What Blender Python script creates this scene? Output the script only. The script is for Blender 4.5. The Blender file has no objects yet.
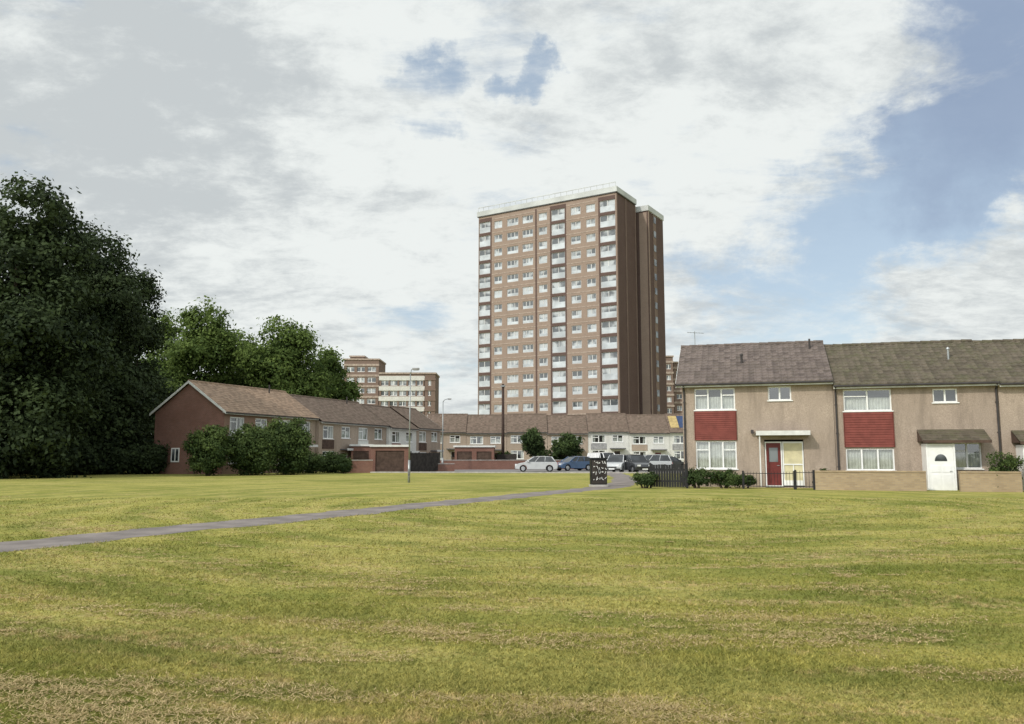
import bpy, bmesh, math, random
import numpy as np
from mathutils import Vector, Matrix, noise as mn
random.seed(7)
C=bpy.context.scene.collection
R=math.radians
F=796.0; PITCH=math.atan(93/796.); CH=1.6
sp,cp=math.sin(PITCH),math.cos(PITCH)
def pdir(px,py):
    u=(px-512)/F; v=(362-py)/F
    return Vector((u,cp-v*sp,sp+v*cp))
def GP(px,py):
    d=pdir(px,py); t=-CH/d.z
    return (d.x*t,d.y*t)
def XA(px,Y): return (px-512)/F*Y/cp*0.9935
def ZA(py,Y):
    d=pdir(512,py); return CH+d.z/d.y*Y
# ---------------------------------------------------------------- materials
MATS={}
def new(name):
    m=bpy.data.materials.new(name); m.use_nodes=True
    nt=m.node_tree; b=nt.nodes['Principled BSDF']; MATS[name]=m
    return m,nt,b
def math_(nt,op,a,b=None,c=None):
    n=nt.nodes.new('ShaderNodeMath'); n.operation=op
    for i,x in enumerate((a,b,c)):
        if x is None: continue
        if isinstance(x,(int,float)): n.inputs[i].default_value=x
        else: nt.links.new(x,n.inputs[i])
    return n.outputs[0]
def mixc(nt,f,a,b,bt='MIX'):
    n=nt.nodes.new('ShaderNodeMix'); n.data_type='RGBA'; n.blend_type=bt; n.clamp_factor=True
    for i,x in ((0,f),(6,a),(7,b)):
        if isinstance(x,(int,float)): n.inputs[i].default_value=x
        elif isinstance(x,tuple): n.inputs[i].default_value=(*x,1) if len(x)==3 else x
        else: nt.links.new(x,n.inputs[i])
    return n.outputs[2]
def mr(nt,x,a,b,c,d,it='SMOOTHSTEP'):
    n=nt.nodes.new('ShaderNodeMapRange'); n.interpolation_type=it
    nt.links.new(x,n.inputs[0])
    for i,v in enumerate((a,b,c,d)): n.inputs[i+1].default_value=v
    return n.outputs[0]
def noise(nt,vec,scale,detail=4,rough=.55,dist=0,out='Fac'):
    n=nt.nodes.new('ShaderNodeTexNoise'); n.inputs['Scale'].default_value=scale
    n.inputs['Detail'].default_value=detail; n.inputs['Roughness'].default_value=rough; n.inputs['Distortion'].default_value=dist
    if vec is not None: nt.links.new(vec,n.inputs['Vector'])
    return n.outputs[out]
def geo(nt): return nt.nodes.new('ShaderNodeNewGeometry').outputs['Position']
def objc(nt): return nt.nodes.new('ShaderNodeTexCoord').outputs['Object']
def bump(nt,b,h,strength=.4,dist=.02):
    n=nt.nodes.new('ShaderNodeBump'); n.inputs['Strength'].default_value=strength; n.inputs['Distance'].default_value=dist
    nt.links.new(h,n.inputs['Height']); nt.links.new(n.outputs[0],b.inputs['Normal'])
def sc(c,k): return tuple(x*k for x in c)
def plain(name,col,rough=.6,metal=0,var=.25,scale=3.,bs=0.,fine=40.,spec=.3):
    m,nt,b=new(name); p=geo(nt)
    f=mr(nt,noise(nt,p,scale,5),.3,.7,0,1)
    c=mixc(nt,f,sc(col,1-var),sc(col,1+var))
    f2=noise(nt,p,fine,2)
    c=mixc(nt,mr(nt,f2,.3,.7,0,var*.8),c,sc(col,.55))
    nt.links.new(c,b.inputs['Base Color']); b.inputs['Roughness'].default_value=rough; b.inputs['Metallic'].default_value=metal
    b.inputs['Specular IOR Level'].default_value=spec
    if bs: bump(nt,b,f2,bs)
    return m
def brick(name,c1,c2,mortar,scale=1.,stain=.35,rough=.9):
    m,nt,b=new(name); s=nt.nodes.new('ShaderNodeSeparateXYZ'); nt.links.new(objc(nt),s.inputs[0])
    cb=nt.nodes.new('ShaderNodeCombineXYZ')
    nt.links.new(math_(nt,'ADD',s.outputs[0],s.outputs[1]),cb.inputs[0]); nt.links.new(s.outputs[2],cb.inputs[1])
    t=nt.nodes.new('ShaderNodeTexBrick'); nt.links.new(cb.outputs[0],t.inputs['Vector'])
    t.inputs['Color1'].default_value=(*c1,1); t.inputs['Color2'].default_value=(*c2,1); t.inputs['Mortar'].default_value=(*mortar,1)
    t.inputs['Scale'].default_value=scale; t.inputs['Brick Width'].default_value=.225; t.inputs['Row Height'].default_value=.075; t.inputs['Mortar Size'].default_value=.008
    c=mixc(nt,mr(nt,noise(nt,geo(nt),.5,6,.65),.35,.7,0,stain),t.outputs['Color'],sc(c1,.5))
    nt.links.new(c,b.inputs['Base Color']); b.inputs['Roughness'].default_value=rough; b.inputs['Specular IOR Level'].default_value=.15
    bump(nt,b,t.outputs['Fac'],.3,.01)
    return m
def render_wall(name,col,stain=.35):
    m,nt,b=new(name); p=geo(nt); s=nt.nodes.new('ShaderNodeSeparateXYZ'); nt.links.new(p,s.inputs[0])
    mp=nt.nodes.new('ShaderNodeMapping'); mp.inputs['Scale'].default_value=(2.2,2.2,.35); nt.links.new(p,mp.inputs[0])
    st=mr(nt,noise(nt,mp.outputs[0],1.,6,.7),.42,.72,0,stain)
    low=mr(nt,s.outputs[2],0.,1.0,.35,0)
    g=noise(nt,p,30,3,.9)
    c=mixc(nt,mr(nt,g,.38,.62,0,1),sc(col,.7),sc(col,1.25))
    c=mixc(nt,mr(nt,noise(nt,p,.8,4),.35,.65,0,.4),c,sc(col,.75))
    c=mixc(nt,math_(nt,'MAXIMUM',st,low),c,sc(col,.5))
    nt.links.new(c,b.inputs['Base Color']); b.inputs['Roughness'].default_value=.95; b.inputs['Specular IOR Level'].default_value=.1
    bump(nt,b,g,.5,.02)
    return m
def rooftile(name,col,moss,mossamt):
    m,nt,b=new(name); o=objc(nt); s=nt.nodes.new('ShaderNodeSeparateXYZ'); nt.links.new(o,s.inputs[0])
    cb=nt.nodes.new('ShaderNodeCombineXYZ')
    nt.links.new(math_(nt,'FLOOR',math_(nt,'DIVIDE',s.outputs[0],.3)),cb.inputs[0]); nt.links.new(math_(nt,'FLOOR',math_(nt,'DIVIDE',s.outputs[2],.17)),cb.inputs[1])
    w=nt.nodes.new('ShaderNodeTexWhiteNoise'); w.noise_dimensions='2D'; nt.links.new(cb.outputs[0],w.inputs['Vector'])
    c=mixc(nt,w.outputs['Value'],sc(col,.72),sc(col,1.22))
    p=geo(nt)
    c=mixc(nt,mr(nt,noise(nt,p,1.6,7,.75),.42,.68,0,mossamt),c,moss)
    c=mixc(nt,mr(nt,noise(nt,p,9,3,.7),.5,.75,0,.6),c,sc(col,.4))
    nt.links.new(c,b.inputs['Base Color']); b.inputs['Roughness'].default_value=.85; b.inputs['Specular IOR Level'].default_value=.2
    return m
def glass(name,refl=.22):
    m,nt,b=new(name); nt.nodes.remove(b)
    out=nt.nodes['Material Output']; t=nt.nodes.new('ShaderNodeBsdfTransparent'); t.inputs[0].default_value=(.8,.85,.85,1)
    g=nt.nodes.new('ShaderNodeBsdfGlossy'); g.inputs['Roughness'].default_value=.04
    nb=nt.nodes.new('ShaderNodeBump'); nb.inputs['Strength'].default_value=.15; nt.links.new(noise(nt,geo(nt),1.5,2),nb.inputs['Height']); nt.links.new(nb.outputs[0],g.inputs['Normal'])
    mx=nt.nodes.new('ShaderNodeMixShader'); mx.inputs[0].default_value=refl
    nt.links.new(t.outputs[0],mx.inputs[1]); nt.links.new(g.outputs[0],mx.inputs[2]); nt.links.new(mx.outputs[0],out.inputs[0])
    return m
def darkglass(name,c1=(.02,.025,.03),c2=(.18,.2,.22),s=.6):
    m,nt,b=new(name); p=geo(nt)
    c=mixc(nt,mr(nt,noise(nt,p,s,2,.5),.42,.6,0,1),c1,c2)
    nt.links.new(c,b.inputs['Base Color']); b.inputs['Roughness'].default_value=.08; b.inputs['Specular IOR Level'].default_value=.8
    return m
def foliage(name,dark,light,trans=.25):
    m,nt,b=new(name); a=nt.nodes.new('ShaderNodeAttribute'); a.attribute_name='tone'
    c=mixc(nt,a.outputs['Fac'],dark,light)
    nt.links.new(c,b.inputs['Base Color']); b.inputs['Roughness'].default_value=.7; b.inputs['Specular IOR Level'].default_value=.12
    t=nt.nodes.new('ShaderNodeBsdfTranslucent'); nt.links.new(c,t.inputs[0])
    mx=nt.nodes.new('ShaderNodeMixShader'); mx.inputs[0].default_value=trans
    nt.links.new(b.outputs[0],mx.inputs[1]); nt.links.new(t.outputs[0],mx.inputs[2]); nt.links.new(mx.outputs[0],nt.nodes['Material Output'].inputs[0])
    return m
def paint(name,col,rough=.25):
    m,nt,b=new(name); c=mixc(nt,mr(nt,noise(nt,geo(nt),3,4),.4,.7,0,.35),col,sc(col,.7))
    nt.links.new(c,b.inputs['Base Color']); b.inputs['Roughness'].default_value=rough; b.inputs['Coat Weight'].default_value=.6; b.inputs['Coat Roughness'].default_value=.08
    return m

def grass_color(nt):
    p=geo(nt)
    def mapped(scl,rot=0,loc=(0,0,0)):
        mp=nt.nodes.new('ShaderNodeMapping'); mp.inputs['Scale'].default_value=scl; mp.inputs['Rotation'].default_value=(0,0,rot); mp.inputs['Location'].default_value=loc
        nt.links.new(p,mp.inputs[0]); return mp.outputs[0]
    flat=mapped((1,1,0))
    s=nt.nodes.new('ShaderNodeSeparateXYZ'); nt.links.new(p,s.inputs[0])
    dx=math_(nt,'SUBTRACT',s.outputs[0],4.5); dy=math_(nt,'SUBTRACT',s.outputs[1],27.)
    r=math_(nt,'SQRT',math_(nt,'ADD',math_(nt,'MULTIPLY',dx,dx),math_(nt,'MULTIPLY',dy,dy)))
    wob=math_(nt,'MULTIPLY',math_(nt,'SUBTRACT',noise(nt,flat,.2,3),.5),2.6)
    r=math_(nt,'ADD',r,wob)
    th=math_(nt,'ARCTAN2',dy,dx)
    cb=nt.nodes.new('ShaderNodeCombineXYZ'); nt.links.new(math_(nt,'MULTIPLY',th,5.),cb.inputs[0]); nt.links.new(r,cb.inputs[1])
    ring=cb.outputs[0]
    A=(.215,.230,.050); B=(.385,.355,.100); ST=(.54,.41,.21); DK=(.125,.165,.034)
    c=mixc(nt,mr(nt,noise(nt,flat,.14,6,.65,.5),.36,.60,0,1),A,B)
    c=mixc(nt,mr(nt,noise(nt,ring,.6,5,.6,.3),.45,.60,0,.75),c,(.44,.395,.13))
    band=mr(nt,math_(nt,'SINE',math_(nt,'MULTIPLY',r,2*math.pi/1.9)),-.6,.7,0,.38)
    band=math_(nt,'MULTIPLY',band,mr(nt,noise(nt,flat,.35,4),.38,.62,.25,1.3))
    c=mixc(nt,band,c,DK)
    c=mixc(nt,mr(nt,noise(nt,mapped((.35,1.0,0),R(-6),(5,9,0)),1.,6,.7,.5),.5,.7,0,.6),c,DK)
    mp=nt.nodes.new('ShaderNodeMapping'); mp.inputs['Scale'].default_value=(.6,1.6,1); nt.links.new(ring,mp.inputs[0])
    s1=mr(nt,noise(nt,mp.outputs[0],1.,5,.7,.6),.48,.63,0,1)
    s2=mr(nt,noise(nt,flat,4.5,6,.8,.3),.45,.60,0,1)
    c=mixc(nt,math_(nt,'MULTIPLY',math_(nt,'MULTIPLY',s1,s2),.8),c,ST)
    c=mixc(nt,mr(nt,noise(nt,flat,.9,7,.8,.3),.54,.70,0,.55),c,(.45,.37,.16))
    c=mixc(nt,mr(nt,noise(nt,flat,2.6,5,.75,.3),.34,.5,.4,0),c,(.095,.13,.026))
    c=mixc(nt,mr(nt,noise(nt,flat,11,4,.8),.34,.6,.45,0),c,(.09,.11,.026))
    return c
m,nt,b=new('grass_ground'); nt.links.new(grass_color(nt),b.inputs['Base Color']); b.inputs['Roughness'].default_value=.95; b.inputs['Specular IOR Level'].default_value=.05
bump(nt,b,noise(nt,geo(nt),14,5,.8),.7,.04)
m,nt,b=new('grass_blade'); a=nt.nodes.new('ShaderNodeAttribute'); a.attribute_name='tone'
cc_=mixc(nt,a.outputs['Fac'],(.62,.65,.58),(1.45,1.36,1.4))
c=grass_color(nt); c=mixc(nt,1.,c,cc_,'MULTIPLY')
nt.links.new(c,b.inputs['Base Color']); b.inputs['Roughness'].default_value=.7; b.inputs['Specular IOR Level'].default_value=.1
tl=nt.nodes.new('ShaderNodeBsdfTranslucent'); nt.links.new(c,tl.inputs[0]); mx=nt.nodes.new('ShaderNodeMixShader'); mx.inputs[0].default_value=.3
nt.links.new(b.outputs[0],mx.inputs[1]); nt.links.new(tl.outputs[0],mx.inputs[2]); nt.links.new(mx.outputs[0],nt.nodes['Material Output'].inputs[0])
foliage('straw',(.29,.22,.10),(.60,.47,.26),.15)
foliage('leaf_dark',(.016,.026,.013),(.055,.080,.030),.15)
foliage('leaf_mid',(.050,.085,.024),(.165,.23,.060),.35)
foliage('leaf_bush',(.030,.054,.019),(.11,.155,.046),.25)
foliage('leaf_small',(.026,.045,.018),(.085,.125,.04),.2)
foliage('leaf_far',(.05,.075,.05),(.11,.15,.08),.2)
plain('bark',(.07,.055,.04),.95,bs=.8,scale=2,fine=18)
plain('asphalt',(.215,.190,.178),.95,var=.25,scale=1.2,bs=.4,fine=60)
plain('tarmac',(.20,.19,.185),.95,var=.2,scale=.3)
plain('concrete',(.40,.38,.36),.9,var=.2)
plain('white_upvc',(.80,.81,.81),.35,var=.05)
plain('white_old',(.64,.65,.64),.6,var=.12)
plain('parapet_grey',(.50,.52,.52),.7,var=.15,scale=.3)
plain('cream_pane',(.60,.55,.36),.35,var=.12)
plain('black_paint',(.018,.018,.02),.5,var=.3)
plain('fence_dark',(.04,.034,.03),.85,var=.4,fine=12)
plain('red_clad',(.195,.055,.045),.8,var=.15)
plain('door_red',(.15,.03,.028),.4,var=.15)
plain('dark_wood',(.085,.055,.042),.8,var=.3)
plain('pole_wood',(.055,.036,.03),.9,var=.3)
plain('steel_grey',(.33,.35,.36),.45,.6,var=.12)
plain('pipe_dark',(.05,.045,.045),.6,var=.2)
plain('interior',(.035,.035,.038),.95,var=.3,scale=1)
plain('recess',(.11,.085,.075),.95,var=.3,scale=1)
plain('curtain',(.66,.64,.60),.9,var=.15,scale=4)
plain('tyre',(.015,.015,.016),.9); plain('rim',(.45,.46,.48),.35,.8)
plain('rubber',(.03,.03,.03),.7)
plain('band',(.39,.32,.27),.9)
plain('balcony_white',(.50,.54,.58),.6,var=.25,scale=.35)
plain('tower_frame',(.60,.60,.60),.5,var=.15,scale=.3)
plain('grey_panel',(.30,.30,.31),.7)
plain('solar_blue',(.03,.055,.13),.2,var=.2); plain('solar_yellow',(.42,.32,.14),.5)
plain('lead',(.12,.12,.13),.7)
plain('lamp_red',(.4,.02,.02),.3); plain('lamp_clear',(.75,.76,.78),.15)
plain('chalk',(.78,.78,.76),.8,var=.05)
render_wall('pebble_tan',(.41,.335,.275),.5); render_wall('pebble_grey',(.38,.31,.257),.6); render_wall('pebble_far',(.40,.325,.265))
render_wall('render_white',(.68,.68,.65),.2)
brick('brick_red',(.235,.105,.08),(.18,.082,.062),(.26,.22,.19))
brick('brick_tan',(.42,.32,.20),(.32,.24,.155),(.34,.29,.22))
brick('brick_orange',(.31,.19,.135),(.25,.155,.115),(.27,.22,.18))
brick('brick_tower',(.335,.250,.202),(.285,.212,.172),(.28,.235,.20),stain=.18)
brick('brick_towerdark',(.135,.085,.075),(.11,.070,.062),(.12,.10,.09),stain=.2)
brick('brick_block',(.235,.165,.135),(.195,.14,.115),(.21,.17,.15),stain=.2)
rooftile('tile_purple',(.145,.118,.108),(.14,.12,.095),.35)
rooftile('tile_moss',(.112,.094,.072),(.10,.10,.055),.7)
rooftile('tile_tan',(.31,.22,.158),(.22,.175,.13),.4)
rooftile('tile_brown',(.168,.125,.100),(.13,.11,.082),.45)
glass('glass',refl=.2); darkglass('dark_glass'); darkglass('tower_glass',(.09,.10,.11),(.44,.47,.49),.45)
darkglass('car_glass',(.012,.014,.016),(.03,.035,.04),1)
M=MATS
# ---------------------------------------------------------------- mesh helpers
class MB:
    def __init__(s): s.v=[];s.f=[];s.m=[]
    def quad(s,a,b,c,d,mi=0):
        n=len(s.v); s.v+=[a,b,c,d]; s.f.append((n,n+1,n+2,n+3)); s.m.append(mi)
    def poly(s,pts,mi=0):
        n=len(s.v); s.v+=list(pts); s.f.append(tuple(range(n,n+len(pts)))); s.m.append(mi)
    def box(s,x0,x1,y0,y1,z0,z1,mi=0):
        n=len(s.v); s.v+=[(x,y,z) for z in (z0,z1) for y in (y0,y1) for x in (x0,x1)]
        for f in ((0,2,3,1),(4,5,7,6),(0,1,5,4),(2,6,7,3),(0,4,6,2),(1,3,7,5)):
            s.f.append(tuple(n+i for i in f)); s.m.append(mi)
        return s
    def tube(s,p0,p1,r0,r1=None,n=8,mi=0,cap=True):
        r1=r0 if r1 is None else r1; p0=Vector(p0);p1=Vector(p1); d=(p1-p0).normalized()
        a=d.orthogonal().normalized(); b_=d.cross(a); k=len(s.v)
        for p,r in ((p0,r0),(p1,r1)):
            for i in range(n):
                t=2*math.pi*i/n; s.v.append(tuple(p+a*r*math.cos(t)+b_*r*math.sin(t)))
        for i in range(n):
            j=(i+1)%n; s.f.append((k+i,k+j,k+n+j,k+n+i)); s.m.append(mi)
        if cap:
            s.f.append(tuple(k+i for i in reversed(range(n)))); s.m.append(mi)
            s.f.append(tuple(k+n+i for i in range(n))); s.m.append(mi)
        return s
    def build(s,name,mats,parent=None,smooth=False):
        me=bpy.data.meshes.new(name); me.from_pydata(s.v,[],s.f)
        if not isinstance(mats,(list,tuple)): mats=[mats]
        for m in mats: me.materials.append(M[m])
        me.polygons.foreach_set('material_index',s.m)
        if smooth: me.polygons.foreach_set('use_smooth',[True]*len(s.f))
        me.update(); o=bpy.data.objects.new(name,me); C.objects.link(o); o.parent=parent
        return o
def tag(o,label=None,cat=None,group=None,kind=None):
    if label: o['label']=label
    if cat: o['category']=cat
    if group: o['group']=group
    if kind: o['kind']=kind
    return o
def empty(name,loc,rz,label,cat,group=None):
    o=bpy.data.objects.new(name,None); C.objects.link(o); o.location=loc; o.rotation_euler=(0,0,rz); o.empty_display_size=.3
    return tag(o,label,cat,group)
def copy_tree(o,parent=None):
    c=o.copy(); C.objects.link(c); c.parent=parent
    for ch in list(o.children): copy_tree(ch,c)
    return c

# ---------------------------------------------------------------- camera, light, world
cam=bpy.data.objects.new('camera',bpy.data.cameras.new('camera')); C.objects.link(cam)
cam.location=(0,0,CH); cam.rotation_euler=(math.pi/2+PITCH,0,0)
cam.data.sensor_width=36; cam.data.lens=36*F/1024; cam.data.clip_end=6000; cam.data.clip_start=.1
bpy.context.scene.camera=cam
SV=Vector((-.62,-.60,.66)).normalized()
sun=bpy.data.objects.new('sun',bpy.data.lights.new('sun','SUN')); C.objects.link(sun)
sun.data.energy=2.4; sun.data.angle=R(2.5); sun.data.color=(1,.93,.82)
sun.rotation_euler=(-SV).to_track_quat('-Z','Y').to_euler()
vs=bpy.context.scene.view_settings; vs.view_transform='Standard'; vs.look='None'; vs.exposure=0
W=bpy.data.worlds.new('World'); bpy.context.scene.world=W; W.use_nodes=True
nt=W.node_tree; bg=nt.nodes['Background']; bg.inputs['Strength'].default_value=.1
sky=nt.nodes.new('ShaderNodeTexSky'); sky.sky_type='NISHITA'; sky.sun_disc=False
sky.sun_elevation=math.asin(SV.z); sky.sun_rotation=math.atan2(SV.x,SV.y)
tc=nt.nodes.new('ShaderNodeTexCoord'); nrm=nt.nodes.new('ShaderNodeVectorMath'); nrm.operation='NORMALIZE'; nt.links.new(tc.outputs['Generated'],nrm.inputs[0])
D=nrm.outputs[0]
s=nt.nodes.new('ShaderNodeSeparateXYZ'); nt.links.new(D,s.inputs[0])
zz=math_(nt,'ADD',math_(nt,'MAXIMUM',s.outputs[2],0.),.25)
cb=nt.nodes.new('ShaderNodeCombineXYZ'); nt.links.new(math_(nt,'DIVIDE',s.outputs[0],zz),cb.inputs[0]); nt.links.new(math_(nt,'DIVIDE',s.outputs[1],zz),cb.inputs[1])
mp=nt.nodes.new('ShaderNodeMapping'); mp.inputs['Scale'].default_value=(1,1.35,1); mp.inputs['Rotation'].default_value=(0,0,R(-14)); mp.inputs['Location'].default_value=(2.3,.7,0); nt.links.new(cb.outputs[0],mp.inputs[0])
def warp(amp,scl):
    wn=nt.nodes.new('ShaderNodeVectorMath'); wn.operation='MULTIPLY_ADD'
    nt.links.new(noise(nt,D,scl,7,.62,0,'Color'),wn.inputs[0]); wn.inputs[1].default_value=(amp,)*3; wn.inputs[2].default_value=(-amp/2,)*3
    ad=nt.nodes.new('ShaderNodeVectorMath'); ad.operation='ADD'; nt.links.new(D,ad.inputs[0]); nt.links.new(wn.outputs[0],ad.inputs[1])
    nr=nt.nodes.new('ShaderNodeVectorMath'); nr.operation='NORMALIZE'; nt.links.new(ad.outputs[0],nr.inputs[0]); return nr.outputs[0]
DW=warp(.24,11)
def blobs(lst):
    acc=None
    for px,py,r,w in lst:
        d=pdir(px,py).normalized(); v=nt.nodes.new('ShaderNodeVectorMath'); v.operation='DOT_PRODUCT'
        nt.links.new(DW,v.inputs[0]); v.inputs[1].default_value=d
        x=mr(nt,v.outputs['Value'],math.cos(r*1.8/F),1.0,0,w)
        acc=x if acc is None else math_(nt,'ADD',acc,x)
    return acc
n1=noise(nt,mp.outputs[0],2.3,10,.62,.25)
n2=noise(nt,mp.outputs[0],7,9,.66,.3)
# thin high streaks
mp2=nt.nodes.new('ShaderNodeMapping'); mp2.inputs['Scale'].default_value=(2.2,5.5,9.5); mp2.inputs['Rotation'].default_value=(0,R(14),0); nt.links.new(D,mp2.inputs[0])
n4=noise(nt,mp2.outputs[0],1.25,9,.66,.7)
def amp(x,k): return math_(nt,'MULTIPLY',math_(nt,'SUBTRACT',x,.5),k)
den=math_(nt,'ADD',amp(n1,1.3),amp(n2,.85)); den=math_(nt,'ADD',den,amp(n4,1.9)); den=math_(nt,'ADD',den,.82)
den=math_(nt,'ADD',den,blobs([(420,98,30,-.50),(522,76,20,-.42),(340,10,34,-.15),(1018,55,85,-.62),(900,160,65,-.27),(960,215,65,-.2),(800,275,75,-.33),(885,270,60,-.2),(720,325,60,-.2),(400,338,45,-.35),(640,170,24,-.15),
   (690,262,36,.25),(955,308,55,.42),(760,60,110,.15),(290,240,140,.3),(120,150,190,.2),(740,180,40,.12),(600,90,60,.15),(870,50,50,.2),(900,110,30,.12)]))
mask=mr(nt,den,.16,.92,0.06,1,'SMOOTHSTEP')
sh=math_(nt,'ADD',amp(noise(nt,mp.outputs[0],2.9,9,.62,.3),1.3),blobs([(90,120,130,-.10),(200,195,80,-.12),(15,15,150,-.18),(330,265,120,.14),(560,160,110,.12),(750,70,100,.08),(150,30,80,.05),(700,180,70,.06),(40,230,60,.08)]))
n3=noise(nt,mp.outputs[0],9,9,.7,.2)
sh=math_(nt,'ADD',math_(nt,'ADD',sh,.5),amp(n3,.9))
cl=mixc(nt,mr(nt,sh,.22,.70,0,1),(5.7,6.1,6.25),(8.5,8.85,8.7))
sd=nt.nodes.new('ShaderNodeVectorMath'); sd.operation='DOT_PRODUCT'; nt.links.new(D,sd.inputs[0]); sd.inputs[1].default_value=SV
cloud_fill=mr(nt,sd.outputs['Value'],.15,1,1,2.1)  # unseen clouds around the sun behind the camera, brightened to add ambient fill
cm=nt.nodes.new('ShaderNodeVectorMath'); cm.operation='SCALE'; nt.links.new(cl,cm.inputs[0]); nt.links.new(cloud_fill,cm.inputs['Scale'])
skyc=mixc(nt,.45,mixc(nt,1.,sky.outputs[0],(1.5,1.35,1.2),'MULTIPLY'),(5.6,6.9,8.3))
skyc=mixc(nt,blobs([(1020,45,100,.75)]),skyc,(2.5,3.3,4.9))
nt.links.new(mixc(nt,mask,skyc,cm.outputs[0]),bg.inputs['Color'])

# ---------------------------------------------------------------- ground, path, road
g=MB(); g.quad((-2500,-300,0),(2500,-300,0),(2500,4000,0),(-2500,4000,0)); tag(g.build('ground','grass_ground'),kind='structure')
def strip(name,pts,w,z,mat,jit=0.):
    L=[];Rr=[]
    P=[Vector((*p,0)) for p in pts]; Q=[]
    for i in range(len(P)-1):
        n=max(1,int((P[i+1]-P[i]).length/.25))
        for k in range(n): Q.append(P[i].lerp(P[i+1],k/n))
    Q.append(P[-1])
    for i,q in enumerate(Q):
        d=(Q[min(i+3,len(Q)-1)]-Q[max(i-3,0)]).normalized(); nn=Vector((-d.y,d.x,0))
        jl=jit*mn.noise(Vector((i*.35,1.3,0)))+jit*.6*mn.noise(Vector((i*.08,4.3,0))); jr=jit*mn.noise(Vector((i*.35,7.7,0)))+jit*.6*mn.noise(Vector((i*.08,9.3,0)))
        L.append((*(q+nn*(w/2+jl)).xy,z)); Rr.append((*(q-nn*(w/2+jr)).xy,z))
    b=MB()
    for i in range(len(Q)-1): b.quad(Rr[i],Rr[i+1],L[i+1],L[i])
    return tag(b.build(name,mat),kind='structure'),Q
PATH=[(-26,-18),(-15.5,1.5),GP(-60,553),GP(150,532),GP(300,517.5),GP(400,507.5),GP(500,497.5),GP(575,490.5),(5.0,40.5),(6.6,47),(8,58),(9,73)]
_,PQ=strip('footpath',PATH,1.6,.004,'asphalt',.3)
g=MB(); g.poly([(-16,73,.008),(24,70,.008),(24,118,.008),(-8,118,.008)]); tag(g.build('road','tarmac'),kind='structure')
g=MB(); g.quad((-16,72.7,.0),(24,69.7,.0),(24,69.7,.11),(-16,72.7,.11)); g.quad((-16,72.7,.11),(24,69.7,.11),(24,69.95,.11),(-16,72.95,.11)); tag(g.build('kerb','concrete'),kind='structure')

rng=np.random.default_rng(3)
def blades(name,X,Y,h,w,mat,tilt,z0=0.0,tone=None):
    n=len(X); ang=rng.uniform(0,2*np.pi,n); lean=rng.normal(0,tilt,(n,2))*h[:,None]
    dx=np.cos(ang)*w/2; dy=np.sin(ang)*w/2
    v=np.zeros((n,3,3)); v[:,0,0]=X-dx; v[:,0,1]=Y-dy; v[:,1,0]=X+dx; v[:,1,1]=Y+dy; v[:,:2,2]=z0
    v[:,2,0]=X+lean[:,0]; v[:,2,1]=Y+lean[:,1]; v[:,2,2]=z0+h
    me=bpy.data.meshes.new(name); me.vertices.add(3*n); me.vertices.foreach_set('co',v.ravel())
    me.loops.add(3*n); me.loops.foreach_set('vertex_index',np.arange(3*n,dtype=np.int32))
    me.polygons.add(n); me.polygons.foreach_set('loop_start',np.arange(0,3*n,3,dtype=np.int32)); me.polygons.foreach_set('loop_total',np.full(n,3,dtype=np.int32))
    me.update(calc_edges=True)
    t=rng.uniform(0,1,n) if tone is None else tone
    a=me.attributes.new('tone','FLOAT','POINT'); a.data.foreach_set('value',np.repeat(t,3).astype(np.float32))
    me.materials.append(M[mat]); o=bpy.data.objects.new(name,me); C.objects.link(o); return o
n=430000
iy=rng.uniform(1/30.,1/3.6,n); Y=1/iy; X=Y*rng.uniform(-.78,.78,n)
pq=np.array([q.xy for q in PQ])
def pathdist(X,Y):
    dmin=np.full(len(X),9.)
    for q in pq[::2]: dmin=np.minimum(dmin,np.hypot(X-q[0],Y-q[1]))
    return dmin
k=(pathdist(X,Y)>.76); X=X[k];Y=Y[k]
h=rng.uniform(.008,.028,len(X))*(1+.4*np.sin(X*1.3+Y*.9)*np.sin(Y*2.1))*(1+.02*Y); w=.0035+.0011*Y
tag(blades('grass',X,Y,h,w,'grass_blade',.9),'short mown green grass blades covering the near lawn','grass',kind='stuff')
XX=[];YY=[]
for i in range(9500):
    y=1/random.uniform(1/32.,1/3.8); x=y*random.uniform(-.75,.75)
    r_=math.hypot(x-4.5,y-27); th=math.atan2(y-27,x-4.5)
    b_=mn.noise(Vector((th*5,r_*1.6,4)))+.6*mn.noise(Vector((x*.6,y*.6,9)))
    if b_<random.uniform(.0,.42): continue
    k=random.randint(5,60); r=random.uniform(.015,.075)
    XX.append(rng.normal(x,r*2.6,k)); YY.append(rng.normal(y,r,k))
X=np.concatenate(XX);Y=np.concatenate(YY)
k=pathdist(X,Y)>.8; X=X[k];Y=Y[k]
tag(blades('grass_clippings',X,Y,rng.uniform(.005,.016,len(X)),.004+.0009*Y,'straw',2.6,.014),'dry straw coloured clippings left lying on the mown lawn','grass clippings',kind='stuff')

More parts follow.
